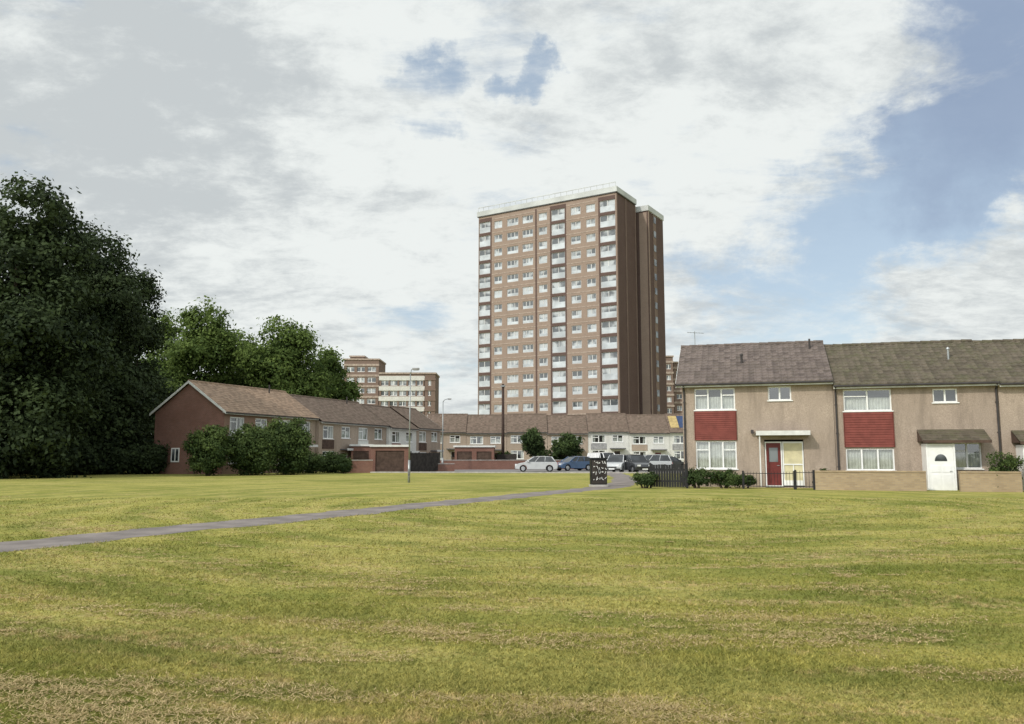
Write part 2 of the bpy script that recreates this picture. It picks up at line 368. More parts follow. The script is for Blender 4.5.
# ---------------------------------------------------------------- trees
def crown(name,centres,nclus,perc,leaf,mat,parent,cr=1.0,seed=1,shell=.55):
    rg=np.random.default_rng(seed); cs=np.array([c[:3] for c in centres],float); rad=np.array([c[3:6] for c in centres],float)
    vol=rad.prod(1)**(2/3.); idx=rg.choice(len(cs),nclus,p=vol/vol.sum())
    d=rg.normal(size=(nclus,3)); d/=np.linalg.norm(d,axis=1)[:,None]
    r=rg.uniform(shell,1.0,nclus)[:,None]; cc=cs[idx]+d*rad[idx]*r
    cc[:,2]=np.maximum(cc[:,2],.25)
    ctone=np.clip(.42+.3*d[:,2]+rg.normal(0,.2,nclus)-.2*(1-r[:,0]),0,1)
    crs=cr*rg.uniform(.55,1.35,nclus)
    P=np.repeat(cc,perc,0); o=rg.normal(size=(len(P),3))*np.array([.55,.55,.38]); P=P+o*np.repeat(crs,perc)[:,None]
    P[:,2]=np.maximum(P[:,2],.05)
    dd=np.repeat(d,perc,0); nrm=dd*.55+o*.5+rg.normal(size=P.shape)*.55+np.array([0,0,.25]); nrm/=np.linalg.norm(nrm,axis=1)[:,None]
    a=np.cross(nrm,rg.normal(size=P.shape)); a/=np.linalg.norm(a,axis=1)[:,None]; b=np.cross(nrm,a)
    s=leaf*rg.uniform(.6,1.4,len(P))[:,None]; a=a*s; b=b*s*.62
    n=len(P); v=np.stack([P-a,P-b*.9+a*.1,P+a,P+b],1)
    me=bpy.data.meshes.new(name); me.vertices.add(4*n); me.vertices.foreach_set('co',v.ravel())
    me.loops.add(4*n); me.loops.foreach_set('vertex_index',np.arange(4*n,dtype=np.int32))
    me.polygons.add(n); me.polygons.foreach_set('loop_start',np.arange(0,4*n,4,dtype=np.int32)); me.polygons.foreach_set('loop_total',np.full(n,4,dtype=np.int32)); me.update(calc_edges=True)
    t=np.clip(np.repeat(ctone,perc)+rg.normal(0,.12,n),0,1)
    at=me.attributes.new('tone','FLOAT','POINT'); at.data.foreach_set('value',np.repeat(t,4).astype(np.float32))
    me.materials.append(M[mat]); ob=bpy.data.objects.new(name,me); C.objects.link(ob); ob.parent=parent; return ob
def tree(x,y,h,r,zb,label,mat,group,seed,nclus=420,perc=70,leaf=.2,cr=1.0,name='broadleaf_tree',nb=9,trunk=.35,top=1.0,skirt=0):
    rs=random.Random(seed); t=empty(name,(x,y,0),0,label,'tree',group)
    b=MB(); hh=h*.45
    pts=[Vector((0,0,-.1)),Vector((rs.uniform(-.2,.2),0,hh*.5)),Vector((rs.uniform(-.4,.4),rs.uniform(-.3,.3),hh)),Vector((rs.uniform(-.6,.6),0,h*.8))]
    rr=[trunk*1.25,trunk*.9,trunk*.65,trunk*.15]
    for i in range(3): b.tube(pts[i],pts[i+1],rr[i],rr[i+1],9,cap=(i==2))
    cen=[(0,0,h*.62,r*.62,r*.62,h*.30)]
    H=h-zb
    for i in range(nb):
        a=2*math.pi*i/nb+rs.uniform(-.4,.4); f=rs.uniform(0,1); z=zb+H*(.18+.58*f)
        rad=r*(.42+.1*rs.random()); off=(r-rad)*math.sqrt(max(.15,1-(abs(f-.35)/.95)**2))*rs.uniform(.8,1.05)
        c=(math.cos(a)*off,math.sin(a)*off,z,rad,rad,rad*rs.uniform(.7,.95)); cen.append(c)
        st=pts[1].lerp(pts[2],rs.random()); b.tube(st,Vector(c[:3])*.9+Vector((0,0,z*.05)),trunk*.35,.04,6)
    for i in range(skirt):
        a=math.pi*(1+ (i+.5)/skirt)+rs.uniform(-.15,.15); cen.append((math.cos(a)*r*.62,math.sin(a)*r*.5,zb+H*.14,r*.4,r*.35,H*.17))
    cen.append((rs.uniform(-.1,.1)*r,0,h-r*.42*top,r*.45,r*.45,r*.42*top))
    b.build('trunk','bark',t,True)
    crown('crown',cen,nclus,perc,leaf,mat,t,cr,seed)
    return t
LT='big trees at the left edge of the green'
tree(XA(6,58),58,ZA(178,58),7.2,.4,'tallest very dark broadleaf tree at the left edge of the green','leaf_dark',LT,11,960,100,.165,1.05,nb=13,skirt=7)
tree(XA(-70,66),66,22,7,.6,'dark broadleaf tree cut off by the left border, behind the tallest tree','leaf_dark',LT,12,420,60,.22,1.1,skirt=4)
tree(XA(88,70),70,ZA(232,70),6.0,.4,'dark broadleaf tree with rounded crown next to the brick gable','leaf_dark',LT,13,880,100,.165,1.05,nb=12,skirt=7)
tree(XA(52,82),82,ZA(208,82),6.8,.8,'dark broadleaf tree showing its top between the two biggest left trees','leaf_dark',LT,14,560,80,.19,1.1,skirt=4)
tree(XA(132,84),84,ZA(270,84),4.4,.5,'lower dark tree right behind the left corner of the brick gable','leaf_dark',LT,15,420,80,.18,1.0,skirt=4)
BT='trees rising behind the left terrace'
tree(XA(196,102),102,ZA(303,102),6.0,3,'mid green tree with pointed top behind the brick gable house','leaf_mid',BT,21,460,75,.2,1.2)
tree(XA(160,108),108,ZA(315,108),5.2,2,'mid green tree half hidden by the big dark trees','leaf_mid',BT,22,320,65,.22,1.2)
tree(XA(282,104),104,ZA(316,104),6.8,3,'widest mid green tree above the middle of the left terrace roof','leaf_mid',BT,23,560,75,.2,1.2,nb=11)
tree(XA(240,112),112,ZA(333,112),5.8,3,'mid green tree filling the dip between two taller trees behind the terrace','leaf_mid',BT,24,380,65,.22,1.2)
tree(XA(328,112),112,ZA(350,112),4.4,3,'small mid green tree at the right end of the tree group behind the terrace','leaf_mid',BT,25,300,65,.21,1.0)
cen=[]
rw=random.Random(3)
for i in range(70):
    x=-330+i*9.5; cen.append((x,260+rw.uniform(-8,8),rw.uniform(2,4),8,6,rw.uniform(4,6)))
tag(crown('distant_wood',cen,2600,22,.9,'leaf_far',None,1.8,91,.6),'hazy line of distant trees low on the horizon','distant trees',kind='stuff')
def bush(x,y,rx,ry,h,label,mat='leaf_bush',group=None,seed=1,nclus=130,perc=60,leaf=.11,name='bush',cat='bush'):
    rs=random.Random(seed); t=empty(name,(x,y,0),0,label,cat,group); b=MB(); cen=[(0,0,h*.45,rx*.8,ry*.8,h*.48)]
    for i in range(6):
        a=rs.uniform(0,6.3); b.tube((math.cos(a)*.1,math.sin(a)*.1,-.05),(math.cos(a)*rx*.5,math.sin(a)*ry*.5,h*.6),.05,.015,5)
        cen.append((math.cos(a)*rx*.5,math.sin(a)*ry*.45,h*rs.uniform(.3,.7),rx*.5,ry*.5,h*.3))
    b.build('stem','bark',t); crown('foliage',cen,nclus,perc,leaf,mat,t,min(rx,h)*.22,seed,.5); return t
UG='undergrowth shrubs below the left trees'
ul=['dark shrub at the foot of the tallest tree, at the left border','second dark shrub from the left border below the trees','dark shrub in the middle of the undergrowth below the trees','fourth dark shrub from the left border below the trees','dark shrub nearest the brick gable wall below the trees']
for i,(px,Y) in enumerate([(2,62),(40,64),(78,65),(112,67),(142,68)]):
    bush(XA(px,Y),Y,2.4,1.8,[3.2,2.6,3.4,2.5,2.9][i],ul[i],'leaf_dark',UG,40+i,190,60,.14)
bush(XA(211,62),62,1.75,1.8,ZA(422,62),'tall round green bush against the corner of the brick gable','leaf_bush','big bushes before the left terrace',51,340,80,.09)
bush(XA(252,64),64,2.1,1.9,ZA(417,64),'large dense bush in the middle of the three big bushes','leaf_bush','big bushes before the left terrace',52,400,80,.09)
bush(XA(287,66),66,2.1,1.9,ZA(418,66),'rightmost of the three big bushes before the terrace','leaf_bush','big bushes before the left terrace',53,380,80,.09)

# ---------------------------------------------------------------- houses
def wall_holes(b,x0,x1,z0,z1,holes,y=0,depth=.4,sgn=1,mi=0,mback=1,back=True):
    xs=sorted({x0,x1}|{h[i] for h in holes for i in (0,1)}); zs=sorted({z0,z1}|{h[i] for h in holes for i in (2,3)})
    for i in range(len(xs)-1):
        for j in range(len(zs)-1):
            cx=(xs[i]+xs[i+1])/2; cz=(zs[j]+zs[j+1])/2
            if any(h[0]<cx<h[1] and h[2]<cz<h[3] for h in holes): continue
            b.quad((xs[i],y,zs[j]),(xs[i+1],y,zs[j]),(xs[i+1],y,zs[j+1]),(xs[i],y,zs[j+1]),mi)
    for h in holes:
        a,c,d,e=h[:4]; Y=y+depth
        b.quad((a,y,d),(a,Y,d),(a,Y,e),(a,y,e),mi); b.quad((c,y,d),(c,y,e),(c,Y,e),(c,Y,d),mi)
        b.quad((a,y,d),(c,y,d),(c,Y,d),(a,Y,d),mi); b.quad((a,y,e),(a,Y,e),(c,Y,e),(c,y,e),mi)
        if back: b.quad((a,Y,d),(c,Y,d),(c,Y,e),(a,Y,e),mback)
def roof_mesh(b,x0,x1,D,ez,rz,ov=.4,prof=True,mi=0):
    ym=D/2
    for side in (0,1):
        L=math.hypot(ym+ov,rz-ez); n=int(L/.33); step=.3/4 if prof else (x1-x0)
        nx=max(1,int(round((x1-x0)/step)))
        for r in range(n):
            t0=r/n;t1=(r+1)/n+.01
            def pt(t,x,lift):
                y=-ov+(ym+ov)*t; z=ez+(rz-ez)*t+lift
                if side: y=D-y
                return (x,y,z)
            k=len(b.v); jz=random.uniform(-.006,.006)
            for i in range(nx+1):
                x=x0+(x1-x0)*i/nx; w=.022*math.cos(x/.3*2*math.pi) if prof else 0
                w+=.012*mn.noise(Vector((x*1.2,r*.4,side))) if prof else 0
                b.v+= [pt(t0,x,.005+w*.2),pt(t0,x,.05+w+jz),pt(min(t1,1),x,.02+w)]
            for i in range(nx):
                p=k+3*i; q=p+3
                for u,v_ in ((0,1),(1,2)):
                    f=(p+u,q+u,q+v_,p+v_); b.f.append(f if not side else f[::-1]); b.m.append(mi)
def window(parent,x0,x1,z0,z1,nx=2,trans=True,y=.05,cur='sides',open_=None,frame='white_upvc',name='window',fw=.06):
    b=MB(); f=fw
    b.box(x0,x1,y,y+.07,z0,z0+f); b.box(x0,x1,y,y+.07,z1-f,z1); b.box(x0,x0+f,y,y+.07,z0+f,z1-f); b.box(x1-f,x1,y,y+.07,z0+f,z1-f)
    for i in range(1,nx):
        x=x0+(x1-x0)*i/nx; b.box(x-f*.6,x+f*.6,y,y+.07,z0+f,z1-f)
    if trans: 
        zt=z0+(z1-z0)*.68
        for i in range(nx):
            if i%2==0: b.box(x0+(x1-x0)*i/nx+f,x0+(x1-x0)*(i+1)/nx-f,y+.003,y+.067,zt-f*.45,zt+f*.45)
    b.box(x0-.06,x1+.06,-.06,y-.002,z0-.05,z0-.002)
    w=b.build(name,frame,parent)
    p=MB(); p.quad((x0+f,y+.04,z0+f),(x1-f,y+.04,z0+f),(x1-f,y+.04,z1-f),(x0+f,y+.04,z1-f)); p.build('pane','glass',w)
    if cur:
        ya=y+.16
        rngs=[(x0,x0+(x1-x0)*.24),(x1-(x1-x0)*.22,x1)] if cur=='sides' else [(x0+.02,x1-.02)]
        zb=z0; zt=z1 if cur!='half' else z0+(z1-z0)*.62
        for a,d in rngs:
            c=MB(); n=max(6,int((d-a)/.04)); pr=None
            for i in range(n+1):
                xx=a+(d-a)*i/n; yy=ya+.025*math.sin(i*1.9)
                if pr: c.quad((pr[0],pr[1],zb),(xx,yy,zb),(xx,yy,zt),(pr[0],pr[1],zt))
                pr=(xx,yy)
            c.build('curtain','curtain',w)
    return w
def door(parent,x0,x1,z1,mat,y=.06,kind='plain'):
    b=MB(); b.box(x0,x0+.06,y,y+.08,0.05,z1); b.box(x1-.06,x1,y,y+.08,.05,z1); b.box(x0+.06,x1-.06,y,y+.08,z1-.06,z1); b.box(x0,x1,-.15,y+.08,-.02,.048)
    b.box(x0+.065,x1-.065,y+.02,y+.065,.052,z1-.065,1)
    for q in (0,1):
        xa=x0+.14+q*(x1-x0-.28)/2+.02; xb=xa+(x1-x0-.28)/2-.06
        b.box(xa,xb,y+.008,y+.02,.25,.95,1)
    d=b.build('door',['white_upvc',mat],parent)
    p=MB(); p.box(x0+.2,x1-.2,y+.01,y+.019,1.2,z1-.3); p.build('door_pane','dark_glass',d)
    h=MB(); h.tube((x1-.14,y-.03,1.02),(x1-.26,y-.03,1.02),.014); h.tube((x1-.14,y-.03,1.02),(x1-.14,y+.02,1.02),.012); h.build('door_handle','steel_grey',d)
    return d
def house(loc,rz,Wd,Dp,eave,ridge,label,group,wallmat,roofmat,holes,prof=True,ends=(0,0),fasc='white_old',name='terraced_house',gable='brick_red',gs=(0,0)):
    t=empty(name,loc,rz,label,'house',group)
    b=MB(); e=.003
    wall_holes(b,e,Wd-e,-.3,eave,holes)
    ym=Dp/2; ze=eave; zr=ridge-.12
    gi0=2 if ends[0] else 0; gi1=2 if ends[1] else 0
    b.poly([(e,0,-.3),(e,0,ze),(e,ym,zr),(e,Dp,ze),(e,Dp,-.3)],gi0)
    b.poly([(Wd-e,0,-.3),(Wd-e,Dp,-.3),(Wd-e,Dp,ze),(Wd-e,ym,zr),(Wd-e,0,ze)],gi1)
    b.quad((e,Dp,-.3),(e,Dp,ze),(Wd-e,Dp,ze),(Wd-e,Dp,-.3))
    b.build('wall',[wallmat,'interior',gable],t)
    r=MB(); x0=.002-ends[0]; x1=Wd-.002+ends[1]
    roof_mesh(r,x0,x1,Dp,eave-.05,ridge,.4,prof)
    for sd in (0,1):
        def q(y,z): return (y if not sd else Dp-y,z)
        a=q(-.38,eave-.09);c=q(ym,ridge-.05)
        r.quad((x0+.01,a[0],a[1]),(x1-.01,a[0],a[1]),(x1-.01,c[0],c[1]),(x0+.01,c[0],c[1]),1)
    rf=r.build('roof',[roofmat,'dark_wood'],t)
    k=MB()
    nseg=int((x1-x0)/.45)
    for i in range(nseg):
        xa=x0+(x1-x0)*i/nseg; xb=x0+(x1-x0)*(i+1)/nseg+.01
        k.tube((xa,ym,ridge+.0),(xb,ym,ridge+.0+random.uniform(-.01,.01)),.125,.105,8)
    k.build('ridge_tiles',roofmat,rf)
    gt=MB(); gt.box(x0,x1,-.32,-.30,eave-.22,eave-.06); gt.tube((x0,-.40,eave-.1),(x1,-.40,eave-.1),.055,n=6,mi=1); gt.box(x0,x1,-.30,0,eave-.1,eave-.085)
    gt.build('gutter',[fasc,'pipe_dark'],t)
    for en,xx in ((ends[0],x0),(ends[1],x1)):
        if en and en>.1:
            vb=MB(); hw=.02
            for sd in (0,1):
                ya,za,yb,zb_=(-.4,eave-.08,ym,ridge-.02) if not sd else (Dp+.4,eave-.08,ym,ridge-.02)
                xo=xx-hw
                vb.quad((xo,ya,za-.16),(xo,yb,zb_-.16),(xo,yb,zb_+.06),(xo,ya,za+.06)); vb.quad((xo+2*hw,ya,za-.16),(xo+2*hw,ya,za+.06),(xo+2*hw,yb,zb_+.06),(xo+2*hw,yb,zb_-.16))
                vb.quad((xo,ya,za+.06),(xo,yb,zb_+.06),(xo+2*hw,yb,zb_+.06),(xo+2*hw,ya,za+.06)); vb.quad((xo,ya,za-.16),(xo+2*hw,ya,za-.16),(xo+2*hw,yb,zb_-.16),(xo,yb,zb_-.16))
            vb.build('bargeboard',fasc,t)
    return t
def pipe(t,x,z1,mat='pipe_dark',y=-.07):
    b=MB(); b.tube((x,y,-.05),(x,y,z1-.35),.045,n=7); b.tube((x,y,z1-.35),(x,-.36,z1-.12),.045,n=7)
    for z in (1.2,2.8,4.2): b.box(x-.06,x+.06,y-.03,.01,z,z+.05)
    b.build('downpipe',mat,t)
RA=math.atan2(-.281,.96); RO=Vector((8.78,41.0,0)); RX=Vector((math.cos(RA),math.sin(RA),0)); RY=Vector((-math.sin(RA),math.cos(RA),0))
def rp(s,o,z=0): p=RO+RX*s-RY*o; return (p.x,p.y,z)
HG='pebbledashed terrace at the right'
h1=[(.62,2.62,3.82,4.92),(.62,2.62,.85,2.25),(4.22,5.32,4.25,4.95),(3.95,5.8,.0,2.3)]
t=house(rp(0,0,.06),RA,7.25,7.6,5.2,7.6,'tan pebbledashed house with grey brown roof, red door and one cream glazed panel',HG,'pebble_tan','tile_purple',h1,True,(.28,0),gable='brick_tan')
window(t,.62,2.62,3.82,4.92,3,True,cur='half'); window(t,.62,2.62,.85,2.25,3,True,cur='full'); window(t,4.22,5.32,4.25,4.95,2,False,cur=None)
def cladding(t,x0,x1,z0,z1):
    b=MB(); n=14; st=(z1-z0)/n
    b.box(x0-.02,x1+.02,-.028,-.003,z0,z1)
    for i in range(n):
        z=z0+i*st; b.quad((x0,-.062,z),(x1,-.062,z),(x1,-.034,z+st),(x0,-.034,z+st)); b.quad((x0,-.030,z),(x1,-.030,z),(x1,-.062,z),(x0,-.062,z))
    b.box(x0-.04,x0-.02,-.07,.0,z0,z1);b.box(x1+.02,x1+.04,-.07,.0,z0,z1); b.build('red_cladding','red_clad',t)
cladding(t,.62,2.62,2.29,3.76)
d=door(t,3.97,4.78,2.2,'door_red')
b=MB(); b.box(4.8,4.86,.05,.12,.05,2.2); b.box(5.72,5.78,.05,.12,.05,2.2); b.box(4.86,5.72,.05,.12,2.12,2.2); b.box(4.86,5.72,.05,.12,.05,.3); b.box(4.86,5.72,.055,.115,1.05,1.11);b.box(5.27,5.31,.055,.115,.3,1.05)
w=b.build('side_window','white_upvc',t); b=MB(); b.quad((4.86,.09,.3),(5.72,.09,.3),(5.72,.09,2.12),(4.86,.09,2.12)); b.build('pane','cream_pane',w)
b=MB(); b.box(3.6,6.05,-.75,.0,2.52,2.66); b.box(3.57,6.08,-.78,-.75,2.5,2.72,1); b.box(3.57,3.6,-.75,-.001,2.5,2.72,1); b.box(6.05,6.08,-.75,-.001,2.5,2.72,1); b.box(3.7,3.76,-.7,-.64,0,2.52,1); b.build('canopy',['lead','white_old'],t)
pipe(t,.1,5.2)
b=MB(); b.tube((3.0,1.6,5.9),(3.0,1.6,6.75),.06); b.tube((3.0,1.6,6.75),(3.0,1.6,6.85),.1,.07); b.build('roof_vent','pipe_dark',t)
b=MB(); b.tube((.5,3.8,7.5),(.5,3.8,8.5),.02); b.tube((.1,3.5,8.4),(1.0,4.1,8.4),.012)
for i in range(6): b.tube((.15+i*.15,3.5+i*.1-.15,8.4),(.15+i*.15,3.5+i*.1+.2,8.4),.008,n=4)
b.build('aerial','steel_grey',t)
b=MB(); b.tube((6.5,3.0,7.0),(6.5,3.0,7.7),.05); b.build('roof_vent','pipe_dark',t)
b=MB(); b.tube((3.4,-.12,2.75),(3.4,-.003,2.75),.05,.05); b.box(3.33,3.47,-.2,-.1,2.6,2.78); b.build('wall_lamp','pipe_dark',t)
h2=[(.45,2.6,3.9,4.95),(.45,2.6,1.05,2.1),(4.4,5.45,4.25,4.9),(5.1,6.3,1.15,2.35)]
t=house(rp(7.26,0,-.18),RA,7.14,7.6,5.2,7.6,'pebbledashed house with mossy dark roof, red panel and white boxed porch',HG,'pebble_grey','tile_moss',h2,True,(0,0))
window(t,.45,2.6,3.9,4.95,2,True,cur='half'); window(t,.45,2.6,1.05,2.1,3,False,cur='full'); window(t,4.4,5.45,4.25,4.9,2,False,cur=None); window(t,5.1,6.3,1.15,2.35,2,True,cur='half')
cladding(t,.45,2.6,2.16,3.84)
def porch(t,x0,x1,cx1):
    b=MB(); y=-1.0; b.box(x0,x0+.08,y,y+.08,.0,2.3); b.box(x1-.08,x1,y,y+.08,0,2.3); b.box(x0+.08,x1-.08,y,y+.08,2.2,2.3); b.box(x0,x0+.06,y+.08,-.001,0,2.3); b.box(x1-.06,x1,y+.08,-.001,0,2.3)
    b.box(x0+.085,x1-.085,y+.02,y+.06,.05,2.19)
    for z0,z1 in ((.15,.9),(1.0,1.3)): b.box(x0+.2,(x0+x1)/2-.04,y+.005,y+.02,z0,z1); b.box((x0+x1)/2+.04,x1-.2,y+.005,y+.02,z0,z1)
    p=b.build('porch','white_upvc',t)
    g=MB(); c=(x0+x1)/2; pts=[(c+.26*math.cos(a),y+.012,1.5+.32*math.sin(a)) for a in [math.pi*i/10 for i in range(11)]]; g.poly(pts); g.build('door_pane','dark_glass',p)
    g=MB(); g.tube((x1-.16,y-.03,1.05),(x1-.26,y-.03,1.05),.014); g.build('door_handle','steel_grey',p)
    r=MB(); n=5
    for i in range(n):
        y0=-1.2+1.2*i/n; y1=-1.2+1.2*(i+1)/n; z0=2.42+.55*i/n; z1=2.42+.55*(i+1)/n
        r.quad((x0-.15,y0,z0+.04),(cx1,y0,z0+.04),(cx1,y1-.003,z1+.01),(x0-.15,y1-.003,z1+.01)); r.quad((x0-.15,y0,z0-.02),(cx1,y0,z0-.02),(cx1,y0,z0+.04),(x0-.15,y0,z0+.04))
    r.quad((x0-.15,-1.18,2.4),(cx1,-1.18,2.4),(cx1,0,2.4),(x0-.15,0,2.4),1)
    r.poly([(x0-.15,-1.19,2.4),(x0-.15,-.003,2.95),(x0-.15,-.003,2.4)],1); r.poly([(cx1,-1.19,2.4),(cx1,-.003,2.95),(cx1,-.003,2.4)],1)
    r.box(x0-.15,cx1,-1.22,-1.2,2.33,2.45,1)
    r.build('porch_roof',['tile_moss','dark_wood'],t)
porch(t,3.78,4.98,6.45)
pipe(t,7.06,5.2); pipe(t,.1,5.2)
b=MB(); b.tube((5.6,1.9,6.0),(5.6,1.9,7.0),.05); b.tube((5.6,1.9,7.0),(5.6,1.9,7.1),.1,.05); b.build('roof_vent','steel_grey',t)
# house 3
t=house(rp(14.42,0,-.25),RA,7.2,7.6,5.2,7.6,'pebbledashed house cut off by the right border',HG,'pebble_tan','tile_moss',[(4.4,6.5,3.9,4.95),(4.4,6.5,1.05,2.1),(1.4,2.5,4.25,4.9)],True,(0,.28))
window(t,4.4,6.5,3.9,4.95,2); window(t,4.4,6.5,1.05,2.1,3); window(t,1.4,2.5,4.25,4.9,2,False,cur=None); porch(t,.55,1.75,3.2)

# left terrace
LO=Vector((-23.9,66.2,0)); LA=math.atan2(.93,.369); LX=Vector((math.cos(LA),math.sin(LA),0)); LY=Vector((-math.sin(LA),math.cos(LA),0))
LG='brown terrace along the left'
llab=['end house with red brick gable and light tan roof at the left','second terraced house from the brick gable, behind the round bushes','third terraced house from the brick gable, where the roof steps down','fourth terraced house from the brick gable, behind the brick garage','fifth terraced house from the brick gable, with a white front','farthest house of the left terrace, meeting the crosswise terrace']
for i in range(6):
    fw=[0,0,-.35,-.35,-.7,-.7][i]
    p=LO+LX*(6.4*i)+LY*fw; dz=[0,0,-.3,-.3,-.5,-.35][i]
    holes=[(.7,2.5,3.5,4.8),(3.9,5.5,3.6,4.8),(.7,2.7,.9,2.3),(4.1,5.1,0,2.15)]
    wm=['brick_orange','pebble_far','pebble_far','pebble_far','render_white','pebble_far'][i]
    t=house((p.x,p.y,dz),LA,6.38,7.5,5.2,7.85,llab[i],LG,wm,'tile_tan' if i<2 else 'tile_brown',holes,False,(.25 if i==0 else 0,.25 if i==5 else 0),gable='brick_red')
    window(t,.7,2.5,3.5,4.8,2,True,cur='full' if i%2 else 'sides',fw=.09); window(t,3.9,5.5,3.6,4.8,2,True,cur='half',fw=.09); window(t,.7,2.7,.9,2.3,3,True,cur='half',fw=.09); door(t,4.1,5.1,2.15,['door_red','white_upvc','dark_wood'][i%3])
    b=MB(); b.box(3.7,5.5,-.9,0,2.4,2.52); b.box(3.68,5.52,-.93,-.9,2.36,2.58,1); b.build('canopy',['lead','white_old'],t)
    b=MB(); b.box(.6,2.6,-.04,-.005,2.5,3.4); b.build('cladding_panel',['render_white','red_clad','dark_wood'][i%3],t)
    if i in (1,3): 
        b=MB(); b.tube((3.2,3.2,7.4),(3.2,3.2,8.3),.07); b.build('roof_vent','pipe_dark',t)
    if i==0:
        b=MB(); y0,y1,z0,z1=4.6,5.5,1.0,2.2
        b.box(-.04,-.002,y0,y1,z0,z0+.1);b.box(-.04,-.002,y0,y1,z1-.1,z1);b.box(-.04,-.002,y0,y0+.1,z0+.1,z1-.1);b.box(-.04,-.002,y1-.1,y1,z0+.1,z1-.1);b.box(-.04,-.002,(y0+y1)/2-.04,(y0+y1)/2+.04,z0+.1,z1-.1)
        w=b.build('window','white_upvc',t); b=MB(); b.box(-.02,-.004,y0+.1,y1-.1,z0+.1,z1-.1); b.build('pane','dark_glass',w)
# far terrace
FG='crosswise terrace closing the far side of the car park'
flab=['leftmost house of the crosswise far terrace','second house from the left in the far terrace, left of the telegraph pole','third house from the left in the far terrace, behind the small trees','fourth house from the left in the far terrace, above the silver car','fifth house in the far terrace, with white upper front','sixth house in the far terrace, white front under the tower corner','last house of the far terrace, with dark blue roof panels']
for i in range(7):
    x=-13.2+i*6.2; fa=R(-1.0)
    white=i in (4,5,6)
    holes=[(.6,2.6,3.3,4.5),(3.7,5.3,3.4,4.5),(.6,2.6,.9,2.2),(3.9,4.9,0,2.1)]
    t=house((x,122-.05*i,[.08,-.05,.1,-.1,.15,-.05,.05][i]),fa,6.18,7.5,5.0,7.9,flab[i],FG,'render_white' if white else 'pebble_far','tile_brown',holes,False,(.2 if i==0 else 0,.2 if i==6 else 0))
    window(t,.6,2.6,3.3,4.5,2,True,fw=.1); window(t,3.7,5.3,3.4,4.5,2,True,cur='half',fw=.1); window(t,.6,2.6,.9,2.2,2,fw=.1); door(t,3.9,4.9,2.1,['dark_wood','door_red'][i%2])
    b=MB(); b.box(3.3,5.6,-1.2,0,2.35,2.5); b.build('canopy','lead',t)
    if white:
        b=MB(); b.box(.4,2.8,-.05,-.005,2.3,3.2); b.build('cladding_panel','pebble_far' if i==5 else 'grey_panel',t)
    if i==6:
        z=lambda y:4.95+(7.9-4.95)*(y+.4)/(3.75+.4)+.12
        for q in range(4):
            a=.3+q*1.35
            b=MB(); c=a+1.3
            b.quad((a,.6,z(.6)),(c,.6,z(.6)),(c,3.2,z(3.2)),(a,3.2,z(3.2))); b.quad((a,.6,z(.6)-.1),(c,.6,z(.6)-.1),(c,.6,z(.6)),(a,.6,z(.6)))
            b.build('solar_panel','solar_yellow' if q==0 else 'solar_blue',t)

# ---------------------------------------------------------------- tower
TA=math.atan2(-.52,.853); t=empty('tower_block',(-6.5,151.2,0),TA,'tall brown brick residential tower with rows of white windows and balconies','tower block')
TW=29.1; FH=2.72; Z0=.6; NF=17; TOP=Z0+NF*FH
BAL=[(.15,2.75),(16.1,18.9),(25.9,28.9)]; WIN=[(3.6,5.4),(6.5,9.0),(9.9,12.2),(13.4,15.2),(20.1,22.1),(23.2,25.0)]
holes=[]
for f in range(2,NF):
    z=Z0+f*FH
    for a,c in BAL: holes.append((a,c,z+.25,z+2.42))
    for a,c in WIN: holes.append((a,c,z+.75,z+2.2))
b=MB(); wall_holes(b,0,TW,0,TOP+.8,holes,0,.25)
D1=8.6
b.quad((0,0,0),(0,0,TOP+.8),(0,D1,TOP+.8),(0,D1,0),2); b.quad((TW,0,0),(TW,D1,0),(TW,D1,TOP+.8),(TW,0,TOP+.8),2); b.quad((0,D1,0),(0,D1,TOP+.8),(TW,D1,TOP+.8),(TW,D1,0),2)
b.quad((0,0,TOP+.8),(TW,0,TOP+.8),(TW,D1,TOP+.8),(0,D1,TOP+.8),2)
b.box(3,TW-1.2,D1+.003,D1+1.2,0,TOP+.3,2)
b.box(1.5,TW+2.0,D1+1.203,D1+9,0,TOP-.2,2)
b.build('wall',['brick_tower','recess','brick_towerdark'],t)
for a,c in ((2.75,3.0),(15.85,16.1),(18.9,19.15),(25.65,25.9),(12.7,13.0)):
    b=MB(); b.box(a,c,-.06,-.003,6,TOP+.4); b.build('dark_brick_pier','brick_towerdark',t)
for a,c in BAL:
    b=MB(); wall_holes(b,a,c,6,TOP+.4,[(a+.001,c-.001,Z0+f*FH+.25,Z0+f*FH+2.42) for f in range(3,NF)],-.045,.04,back=False)
    b.build('dark_brick_panel','brick_towerdark',t)
for f in range(3,NF+1):
    z=Z0+f*FH
    b=MB(); b.box(3.1,25.55,-.035,-.003,z-.08,z+.06); b.build('floor_band','band',t)
b=MB(); z0,z1=TOP+.95,TOP+1.9
b.box(-.25,TW+.25,-.25,-.05,z0,z1); b.box(-.25,-.05,-.05,D1,z0,z1); b.box(TW+.05,TW+.25,-.05,D1,z0,z1); b.box(-.25,TW+.25,D1,D1+.2,z0,z1)
b.box(-.2,TW+.2,-.2,D1,TOP+.805,TOP+.94,1); b.build('parapet',['parapet_grey','lead'],t)
b=MB(); zz=TOP+1.9
for i in range(25):
    x=i*TW/24; b.tube((x,-.15,zz-.02),(x,-.15,zz+.75),.04,n=5)
b.box(0,TW,-.18,-.12,zz+.7,zz+.82); b.build('roof_rail','parapet_grey',t)
